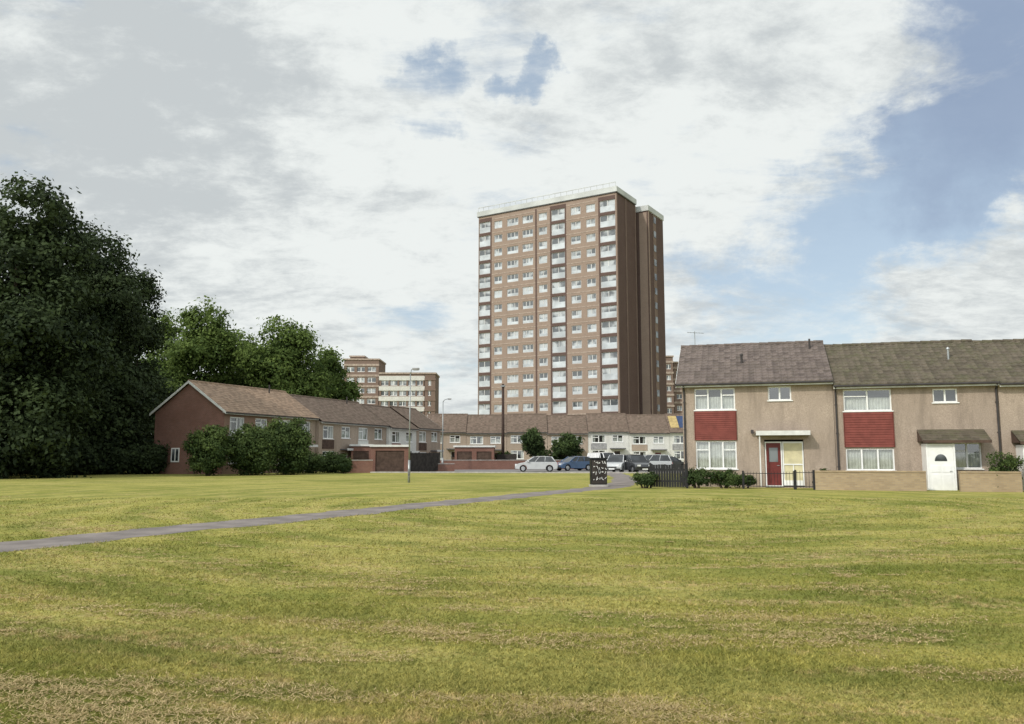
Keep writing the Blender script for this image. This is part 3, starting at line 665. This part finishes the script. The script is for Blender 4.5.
b=MB(); q0=TOP-.19; b.box(1.3,TW+2.2,D1+1.0,D1+1.2,q0,q0+1.0); b.box(TW+2.0,TW+2.2,D1+1.2,D1+9,q0,q0+1.0); b.box(1.3,1.5,D1+1.2,D1+9,q0,q0+1.0); b.build('parapet','parapet_grey',t)
for y in (.0,3.9,8.3):
    b=MB(); b.box(TW+.003,TW+.12,y,y+.3,0,TOP+.7); b.build('side_rib','brick_block',t)
b=MB(); b.box(TW+2.003,TW+2.1,D1+3.6,D1+5.0,0,TOP-.4); b.build('side_strip','brick_block',t)
b=MB(); b.box(TW+2.003,TW+2.12,D1+1.3,D1+1.6,0,TOP-.3); b.build('side_rib','brick_tower',t)
b=MB(); b.box(TW+.3,TW+1.8,D1+1.1,D1+1.2,0,TOP-.5); b.build('side_rib','brick_tower',t)
for f in range(3,NF):
    z=Z0+f*FH; b=MB(); b.box(TW+2.102,TW+2.16,D1+3.75,D1+4.85,z+.8,z+2.0); b.build('stair_pane','dark_glass',t)
def tw_window(w,name,lo,hi,panel,nx):
    b=MB(); f=.1
    b.box(0,w,.1,.18,lo,lo+f); b.box(0,w,.1,.18,hi-f,hi); b.box(0,f,.1,.18,lo+f,hi-f); b.box(w-f,w,.1,.18,lo+f,hi-f)
    if panel: b.box(f,w-f,.08,.15,lo+f,lo+panel,1)
    for i in range(1,nx): b.box(w*i/nx-.06,w*i/nx+.06,.11,.17,lo+max(panel,f),hi-f)
    o=b.build(name,['tower_frame','balcony_white'],t)
    p=MB(); p.quad((f,.16,lo+f),(w-f,.16,lo+f),(w-f,.16,hi-f),(f,.16,hi-f)); p.build('pane','tower_glass',o); return o
first={}
for f in range(2,NF):
    z=Z0+f*FH
    for a,c in BAL:
        k=('b',round(c-a,2))
        if k not in first: o=first[k]=tw_window(c-a,'balcony',.25,2.42,1.1,2)
        else: o=copy_tree(first[k],t)
        o.location=(a,0,z)
    for a,c in WIN:
        k=('w',round(c-a,2))
        if k not in first: o=first[k]=tw_window(c-a,'window',.75,2.2,.55,2 if c-a<2.2 else 3)
        else: o=copy_tree(first[k],t)
        o.location=(a,0,z)
# ---------------------------------------------------------------- far slab blocks
def slab(px0,px1,Y,ytop,label,nf,cols,dep,rz,wallm,bandm,name='flat_block'):
    x0=XA(px0,Y); x1=XA(px1,Y); H=ZA(ytop,Y); w=x1-x0; t=empty(name,(x0,Y,0),rz,label,'apartment block','far slab blocks beyond the terraces')
    fh=(H-1.2)/nf; hs=[]
    for f in range(2,nf):
        for a,c in cols: hs.append((a*w,c*w,f*fh+.9,f*fh+2.1))
    b=MB(); wall_holes(b,0,w,0,H,hs,0,.3); b.quad((0,0,0),(0,0,H),(0,dep,H),(0,dep,0)); b.quad((w,0,0),(w,dep,0),(w,dep,H),(w,0,H)); b.quad((0,0,H),(w,0,H),(w,dep,H),(0,dep,H)); b.quad((0,dep,0),(0,dep,H),(w,dep,H),(w,dep,0))
    b.build('wall',[wallm,'recess'],t)
    for f in range(2,nf+1):
        b=MB(); b.box(-.1,w+.1,-.12,-.003,f*fh-.25,f*fh+.25 if bandm!='render_white' else f*fh+.75); b.build('band',bandm,t)
    for h_ in hs:
        b=MB(); b.box(h_[0],h_[1],.1,.15,h_[2],h_[2]+.12); b.box(h_[0],h_[1],.1,.15,h_[3]-.12,h_[3]); b.box((h_[0]+h_[1])/2-.08,(h_[0]+h_[1])/2+.08,.1,.15,h_[2]+.12,h_[3]-.12); w_=b.build('window','white_upvc',t)
        b=MB(); b.quad((h_[0],.14,h_[2]),(h_[1],.14,h_[2]),(h_[1],.14,h_[3]),(h_[0],.14,h_[3])); b.build('pane','tower_glass',w_)
    b=MB(); b.box(-.2,w+.2,-.2,dep,H+.003,H+.35); b.build('roof','band',t)
    return t
slab(343,378,190,360,'brown slab block with narrow pale bands, above the left trees edge',9,[(.08,.3),(.38,.6),(.68,.92)],10,R(0),'brick_block','band')
slab(349,363,196,357,'small brick stair head rising behind the brown slab block',9,[(.2,.8)],5,0,'brick_block','band')
slab(379,424,180,374,'lower slab block with broad white balcony bands',8,[(.04,.2),(.24,.4),(.44,.6),(.64,.8),(.84,.97)],9,0,'brick_block','render_white')
slab(424.6,435,179,374,'plain brown brick end block beside the white banded slab',8,[(.3,.6)],9,0,'brick_block','brick_block')
slab(659,674,195,357,'brown slab block showing between the tower and the right terrace',9,[(.15,.4),(.55,.85)],12,0,'brick_block','band')
slab(674.5,700,197,363,'lower brown slab block just above the left end of the right terrace roof',8,[(.1,.3),(.4,.6),(.7,.9)],12,0,'brick_block','band')

# ---------------------------------------------------------------- garages, walls, fences
def garage(px0,px1,Y,h,dep,label,rz=0,nd=1,doorm='white_old'):
    x0=XA(px0,Y);w=XA(px1,Y)-x0; t=empty('brick_garage',(x0,Y,0),rz,label,'garage','flat roofed brick garages by the car park')
    hs=[(w*(i+.12)/nd,w*(i+.88)/nd,0,2.0) for i in range(nd)]
    b=MB(); wall_holes(b,0,w,0,h,hs,0,.2); b.quad((0,0,0),(0,0,h),(0,dep,h),(0,dep,0)); b.quad((w,0,0),(w,dep,0),(w,dep,h),(w,0,h)); b.quad((0,dep,0),(0,dep,h),(w,dep,h),(w,dep,0)); b.build('wall',['brick_red','interior'],t)
    b=MB(); b.box(-.15,w+.15,-.15,dep+.15,h+.002,h+.2); b.build('roof','white_old',t)
    for h_ in hs:
        b=MB()
        for i in range(8): 
            z=.02+i*.245; b.box(h_[0]+.02,h_[1]-.02,.1-.015*(i%2),.14,z,z+.245)
        b.build('garage_door',doorm,t)
    return t
garage(372,409,74,2.35,6,'flat roofed red brick garage nearest the green, left of the lamp post',R(8),1,'dark_wood')
garage(352,372,82,2.5,5,'small flat roofed brick outbuilding left of the nearest garage',R(6),1,'dark_wood')
garage(455,494,93,2.5,6,'flat roofed brick garage with wide door below the telegraph pole',R(0),2,'dark_wood')
def gwall(pa,pb,h,label,mat='brick_red',th=.23,cop='concrete',z=0):
    a=Vector(pa).to_3d();c=Vector(pb).to_3d(); L=(c-a).length; rz=math.atan2(c.y-a.y,c.x-a.x)
    t=empty('garden_wall',(a.x,a.y,z),rz,label,'wall'); b=MB(); b.box(0,L,0,th,-.1,h); b.build('brickwork',mat,t)
    b=MB(); n=max(1,int(L/.6))
    for i in range(n): b.box(L*i/n,L*(i+1)/n-.0,-.03,th+.03,h+.002,h+.065+.008*(i%2))
    b.build('coping',cop,t); return t
def fence(pa,pb,h,label,kind='board',mat='fence_dark',name='fence',z=0):
    a=Vector(pa[:2]).to_3d();c=Vector(pb[:2]).to_3d(); L=(c-a).length; rz=math.atan2(c.y-a.y,c.x-a.x)
    t=empty(name,(a.x,a.y,z),rz,label,'fence' if name!='iron_gate' else 'gate')
    n=max(1,int(round(L/1.8)))
    for i in range(n+1):
        b=MB(); b.box(L*i/n-.045,L*i/n+.045,-.045,.045,-.1,h+.06); b.build('post',mat,t)
    b=MB()
    if kind=='board':
        k=int(L/.12)
        for i in range(k): b.box(L*i/k+.006,L*(i+1)/k-.006,-.075,-.053,.06,h+random.uniform(-.02,.02))
        b.box(0,L,-.054,-.01,.3,.38); b.box(0,L,-.054,-.01,h-.3,h-.22); b.build('boards',mat,t)
    else:
        k=int(L/.13)
        for i in range(k): b.tube((L*(i+.5)/k,0,.08),(L*(i+.5)/k,0,h+.02),.008,n=5)
        b.box(0,L,-.015,.015,.12,.15); b.box(0,L,-.015,.015,h-.08,h-.05); b.build('railings',mat,t)
    return t
gwall((XA(440,88),88),(XA(600,92),92),1.0,'low red brick wall running along the back of the car park')
gwall((XA(345,72),72),(XA(374,72.5),72.5),1.1,'short red brick wall between the hedge and the nearest garage')
gwall((XA(409,79),79),(XA(455,80),80),.7,'low grey topped brick wall right of the dark boarded fence','brick_red')
fence((XA(409,75),75),(XA(440,80),80),1.8,'dark close boarded fence right of the nearest garage')
fence((XA(497,95),95),(XA(516,94),94),1.7,'short dark boarded fence right of the wide garage')
fence(rp(-1.45,2.2),rp(.3,2.2),1.15,'black boarded fence at the left end of the right terrace','board','black_paint')
fence(rp(2.9,2.0),rp(5.2,2.0),.8,'thin black railings in front of the red door','rail','black_paint')
fence(rp(5.25,2.0),rp(6.05,2.05),.85,'narrow black iron gate at the end of the railings','rail','black_paint','iron_gate')
gwall(rp(6.1,2.2)[:2],rp(10.75,2.2)[:2],.82,'low tan brick garden wall left of the white porch','brick_tan',cop='brick_tan')
gwall(rp(12.1,2.2)[:2],rp(14.5,2.2)[:2],.82,'low tan brick garden wall right of the white porch','brick_tan',cop='brick_tan')
SG='front garden shrubs of the right terrace'
for s_,o_,rx,h,l,mt,sd in [(.75,1.9,.8,1.1,'dark shrub directly right of the boarded fence','leaf_small',61),(2.0,1.7,.85,.95,'low shrub under the lower window with red panel above','leaf_bush',62),(3.0,1.3,.5,.8,'small shrub left of the red door behind the railings','leaf_small',65),(13.9,1.6,.9,2.0,'bright green bush rising above the garden wall at the right border','leaf_bush',63),(-1.7,2.5,.6,.8,'dark shrub at the left end of the boarded fence','leaf_small',64),(6.6,1.2,.5,1.0,'shrub showing above the garden wall beside the gate','leaf_small',66)]:
    x=rp(s_,o_); bush(x[0],x[1],rx,.5,h,l,mt,SG,sd,90,50,.045)
for i,(px,Y,rx,h,l) in enumerate([(306,70,1.8,2.1,'left half of the clipped dark hedge beside the bushes'),(330,72,1.7,1.8,'right half of the clipped dark hedge, reaching the short wall'),(346,70,.6,1.4,'tiny bush at the corner of the short brick wall')]):
    bush(XA(px,Y),Y,rx,.8,h,l,'leaf_small',None,70+i,150,60,.09)
tree(XA(534,101),101,ZA(429,101),2.1,.3,'small dark tree left of the pair beyond the silver car','leaf_small','small trees beyond the parked cars',81,160,50,.13,.45,'small_tree',6,.1)
tree(XA(567,99),99,ZA(433,99),2.5,.3,'small dark tree right of the pair beyond the parked cars','leaf_small','small trees beyond the parked cars',82,180,50,.13,.45,'small_tree',6,.1)
bush(XA(505,98),98,1.2,1,2.2,'small round bush beside the short boarded fence','leaf_small',None,83,60,45,.12)

# ---------------------------------------------------------------- poles
def lamp(px,Y,ytop,label,arm=.9,side=-1,r=.06):
    H=ZA(ytop,Y); t=empty('street_lamp',(XA(px,Y),Y,0),0,label,'street lamp','street lamps around the green')
    b=MB(); b.tube((0,0,-.1),(0,0,1.3),r*1.6,r*1.5,10); b.tube((0,0,1.3),(0,0,H-.3),r,r*.65,10); b.tube((0,0,H-.3),(side*arm*.4,0,H-.05),r*.6,n=8); b.tube((side*arm*.4,0,H-.05),(side*arm,0,H),r*.55,n=8); b.build('post','steel_grey',t,True)
    b=MB(); b.box(min(side*arm,side*(arm+.4)),max(side*arm,side*(arm+.4)),-.09,.09,H-.05,H+.06); b.box(min(side*(arm+.05),side*(arm+.35)),max(side*(arm+.05),side*(arm+.35)),-.07,.07,H-.08,H-.05); b.build('lantern','grey_panel',t)
    b=MB(); b.box(-.03,.03,-r*1.65,-r*1.5,.4,.8); b.build('access_door','lead',t)
lamp(410,47,369,'slim grey street lamp standing alone on the green, tall in front of the garage',.12,1,.045)
lamp(443,86,399,'grey street lamp at the car park corner, left of the tower',.5,1,.07)
def tele(px,Y,ytop,label):
    H=ZA(ytop,Y); t=empty('telegraph_pole',(XA(px,Y),Y,0),0,label,'telegraph pole'); b=MB(); b.tube((0,0,-.1),(0,0,H),.2,.15,10); b.build('pole','pole_wood',t,True)
    b=MB(); b.tube((0,0,H-.35),(0,0,H-.2),.3,.3,12)
    for i in range(6): a=i*1.05; b.tube((.26*math.cos(a),.26*math.sin(a),H-.21),(.26*math.cos(a),.26*math.sin(a),H-.1),.03,n=5)
    b.build('wire_ring','steel_grey',t)
tele(503,97,384,'brown wooden telegraph pole standing in front of the tower')

# ---------------------------------------------------------------- graffiti cabinet
p=GP(598.5,486.5); t=empty('utility_cabinet',(p[0],p[1],0),R(6),'black metal cabinet scrawled with white graffiti where the path meets the houses','cabinet')
b=MB(); b.box(-.45,.45,-.25,.25,-.05,.1); b.build('plinth','concrete',t)
bm=bmesh.new(); bmesh.ops.create_cube(bm,size=1,matrix=Matrix.Translation((0,0,.75))@Matrix.Diagonal((.82,.44,1.3,1))); bmesh.ops.bevel(bm,geom=bm.edges[:],offset=.025,segments=2,affect='EDGES')
me=bpy.data.meshes.new('body'); bm.to_mesh(me); me.materials.append(M['black_paint']); o=bpy.data.objects.new('body',me); C.objects.link(o); o.parent=t
b=MB(); b.box(-.45,.45,-.26,.26,1.402,1.46); b.build('lid','black_paint',t)
for xa,xb in ((-.38,-.008),(.008,.38)):
    b=MB(); b.box(xa,xb,-.235,-.222,.15,1.34); dd=b.build('door','fence_dark',t); b=MB(); xh=-.04 if xa<0 else .04; b.tube((xh,-.25,.7),(xh,-.25,.9),.012); b.build('door_handle','steel_grey',dd)
b=MB(); rs=random.Random(5)
for row in range(4):
    z=1.22-row*.27; x=-.33
    while x<.3:
        pts=[(x+rs.uniform(0,.12),z+rs.uniform(-.09,.09)) for _ in range(3)]
        for i in range(2):
            (xa,za),(xb,zb)=pts[i],pts[i+1]; d=Vector((xb-xa,zb-za)); 
            if d.length<.02: continue
            nn=Vector((-d.y,d.x)).normalized()*.013; yy=-.240-.0006*i-.002*row
            b.quad((xa-nn.x,yy,za-nn.y),(xb-nn.x,yy,zb-nn.y),(xb+nn.x,yy,zb+nn.y),(xa+nn.x,yy,za+nn.y))
        x+=.15
b.build('graffiti','chalk',t)

# ---------------------------------------------------------------- cars
paint('car_silver',(.50,.52,.54)); paint('car_blue',(.05,.10,.20)); paint('car_white',(.75,.76,.77)); paint('car_dark',(.03,.033,.04)); paint('car_grey',(.22,.24,.26))
def car(px,Y,rz,label,pm,kind='hatch'):
    t=empty('parked_car' if kind!='van' else 'parked_van',(XA(px,Y),Y,.01),rz,label,'car' if kind!='van' else 'van','vehicles parked in the far car park')
    if kind=='hatch': L,HW,belt,rf=4.1,.86,.93,1.46; g0=(-1.85,1.05); g1=(-1.45,.2); hood=.86
    elif kind=='estate': L,HW,belt,rf=4.5,.88,.98,1.62; g0=(-2.1,1.2); g1=(-1.85,.35); hood=.92
    else: L,HW,belt,rf=4.4,.9,1.12,1.85; g0=(-2.15,1.55); g1=(-2.0,.9); hood=1.0
    l=L/2; wb=l-.78; zb=.24; wr=.31; ar=.38
    prof=[(-l+.06,zb+.05),(-l,.55),(-l+.05,belt-.12),(g0[0]-.05,belt),(g0[1]*.3,belt+.01),(g0[1],belt-.02),(l-.55,hood-.03),(l-.15,hood-.16),(l,.55),(l-.04,zb+.05)]
    for cx in (wb,-wb):
        prof.append((cx+ar,zb))
        for k in range(1,8): a=math.pi*k/8; prof.append((cx+ar*math.cos(a),max(zb,.30+ar*math.sin(a))))
        prof.append((cx-ar,zb))
    czm=.55
    rings=[]
    for y,s_ in ((-HW,.0),(-HW+.07,1),(HW-.07,1),(HW,.0)):
        rings.append([(x if s_ else x*.975,y,z if s_ else czm+(z-czm)*.93) for x,z in prof])
    b=MB(); n=len(prof); b.v=[p for r in rings for p in r]
    for r in range(3):
        for i in range(n): j=(i+1)%n; b.f.append((r*n+i,r*n+j,(r+1)*n+j,(r+1)*n+i)); b.m.append(0)
    b.f.append(tuple(range(n))[::-1]); b.m.append(0); b.f.append(tuple(3*n+i for i in range(n))); b.m.append(0)
    b.build('body',pm,t)
    hb,hr=HW-.07,HW-.24
    B=[(g0[0],-hb,belt-.03),(g0[1],-hb,belt-.03),(g0[1],hb,belt-.03),(g0[0],hb,belt-.03)]; T=[(g1[0],-hr,rf-.04),(g1[1],-hr,rf-.04),(g1[1],hr,rf-.04),(g1[0],hr,rf-.04)]
    b=MB()
    for i in range(4): j=(i+1)%4; b.quad(B[i],B[j],T[j],T[i])
    b.build('windows','car_glass',t)
    b=MB()
    for i in range(4): b.tube(B[i],T[i],.05,n=6)
    for y,yt in ((-hb,-hr),(hb,hr)):
        for f in (.36,.70) if kind!='van' else (.5,.8): b.tube((g0[0]+(g0[1]-g0[0])*f,y*1.003,belt-.03),(g1[0]+(g1[1]-g1[0])*f,yt*1.01,rf-.04),.032,n=5)
    if kind=='van':
        for y,yt in ((-hb-.01,-hr-.01),(hb+.01,hr+.01)): b.quad((g0[0],y,belt),(.45,y,belt),(.35,yt,rf-.03),(g1[0],yt,rf-.03))
    xs=[g1[0]-.03,g1[0]+.3,(g1[0]+g1[1])/2,g1[1]-.3,g1[1]+.03]; zs=[rf-.05,rf-.01,rf+.01,rf-.005,rf-.05]
    ys=[-hr-.03,-hr*.7,0,hr*.7,hr+.03]; yo=[-.05,0,.012,0,-.05]; k=len(b.v)
    for i in range(5):
        for j in range(5): b.v.append((xs[i],ys[j],zs[i]+yo[j]+.01))
    for i in range(4):
        for j in range(4): b.f.append((k+i*5+j,k+(i+1)*5+j,k+(i+1)*5+j+1,k+i*5+j+1)); b.m.append(0)
    b.build('roof',pm,t,True)
    for cx in (wb,-wb):
        for sy in (-1,1):
            w=MB(); y0=sy*(HW-.2); y1=sy*(HW-.01); w.tube((cx,y0,wr),(cx,y1,wr),wr,n=20); wo=w.build('wheel','tyre',t)
            w=MB(); w.tube((cx,sy*(HW-.012),wr),(cx,sy*(HW+.004),wr),.2,.18,16); w.build('rim','rim',wo)
    for sy in (-1,1):
        b=MB(); b.box(l-.16,l-.02,sy*HW*.62-.16,sy*HW*.62+.16,.60,.74); b.build('headlight','lamp_clear',t)
        b=MB(); b.box(-l-.01,-l+.12,sy*HW*.78-.1,sy*HW*.78+.1,.62,.85); b.build('tail_light','lamp_red',t)
        b=MB(); b.box(g0[1]-.35,g0[1]-.2,sy*(HW+.08)-.07,sy*(HW+.08)+.07,belt,belt+.12); b.build('wing_mirror',pm,t)
    b=MB(); b.box(l-.06,l+.03,-HW+.1,HW-.1,.26,.40); b.build('bumper','rubber',t)
    b=MB(); b.box(-l-.03,-l+.06,-HW+.1,HW-.1,.28,.45); b.build('bumper','rubber',t)
    b=MB(); b.box(l-.04,l+.012,-.45,.45,.45,.56); b.build('grille','rubber',t)
    for xx,zq in ((l+.031,.3),(-l-.037,.31)):
        b=MB(); b.box(xx,xx+.006,-.26,.26,zq,zq+.1); b.build('number_plate','white_upvc',t)
car(536,77,math.pi,'silver hatchback parked side on, leftmost of the row of cars','car_silver')
car(573,82,math.pi+R(30),'dark blue car next to the silver hatchback','car_blue')
car(603,84,-math.pi/2+R(25),'white small van directly behind the black cabinet','car_white','van')
car(617,74,-math.pi/2-R(22),'silver people carrier with its front to the green, right of the black cabinet','car_silver','estate')
car(634,73,-math.pi/2+R(14),'dark people carrier with its front to the green, near the boarded fence','car_dark','estate')
car(648,82,math.pi,'silver estate car parked side on near the right terrace','car_silver','estate')
car(588,90,math.pi+R(20),'grey car half hidden between the blue car and the white van','car_grey')
car(668,88,R(20),'dark car partly hidden behind the boarded fence','car_dark')
car(640,95,R(-20),'blue car at the back of the right hand cars','car_blue')
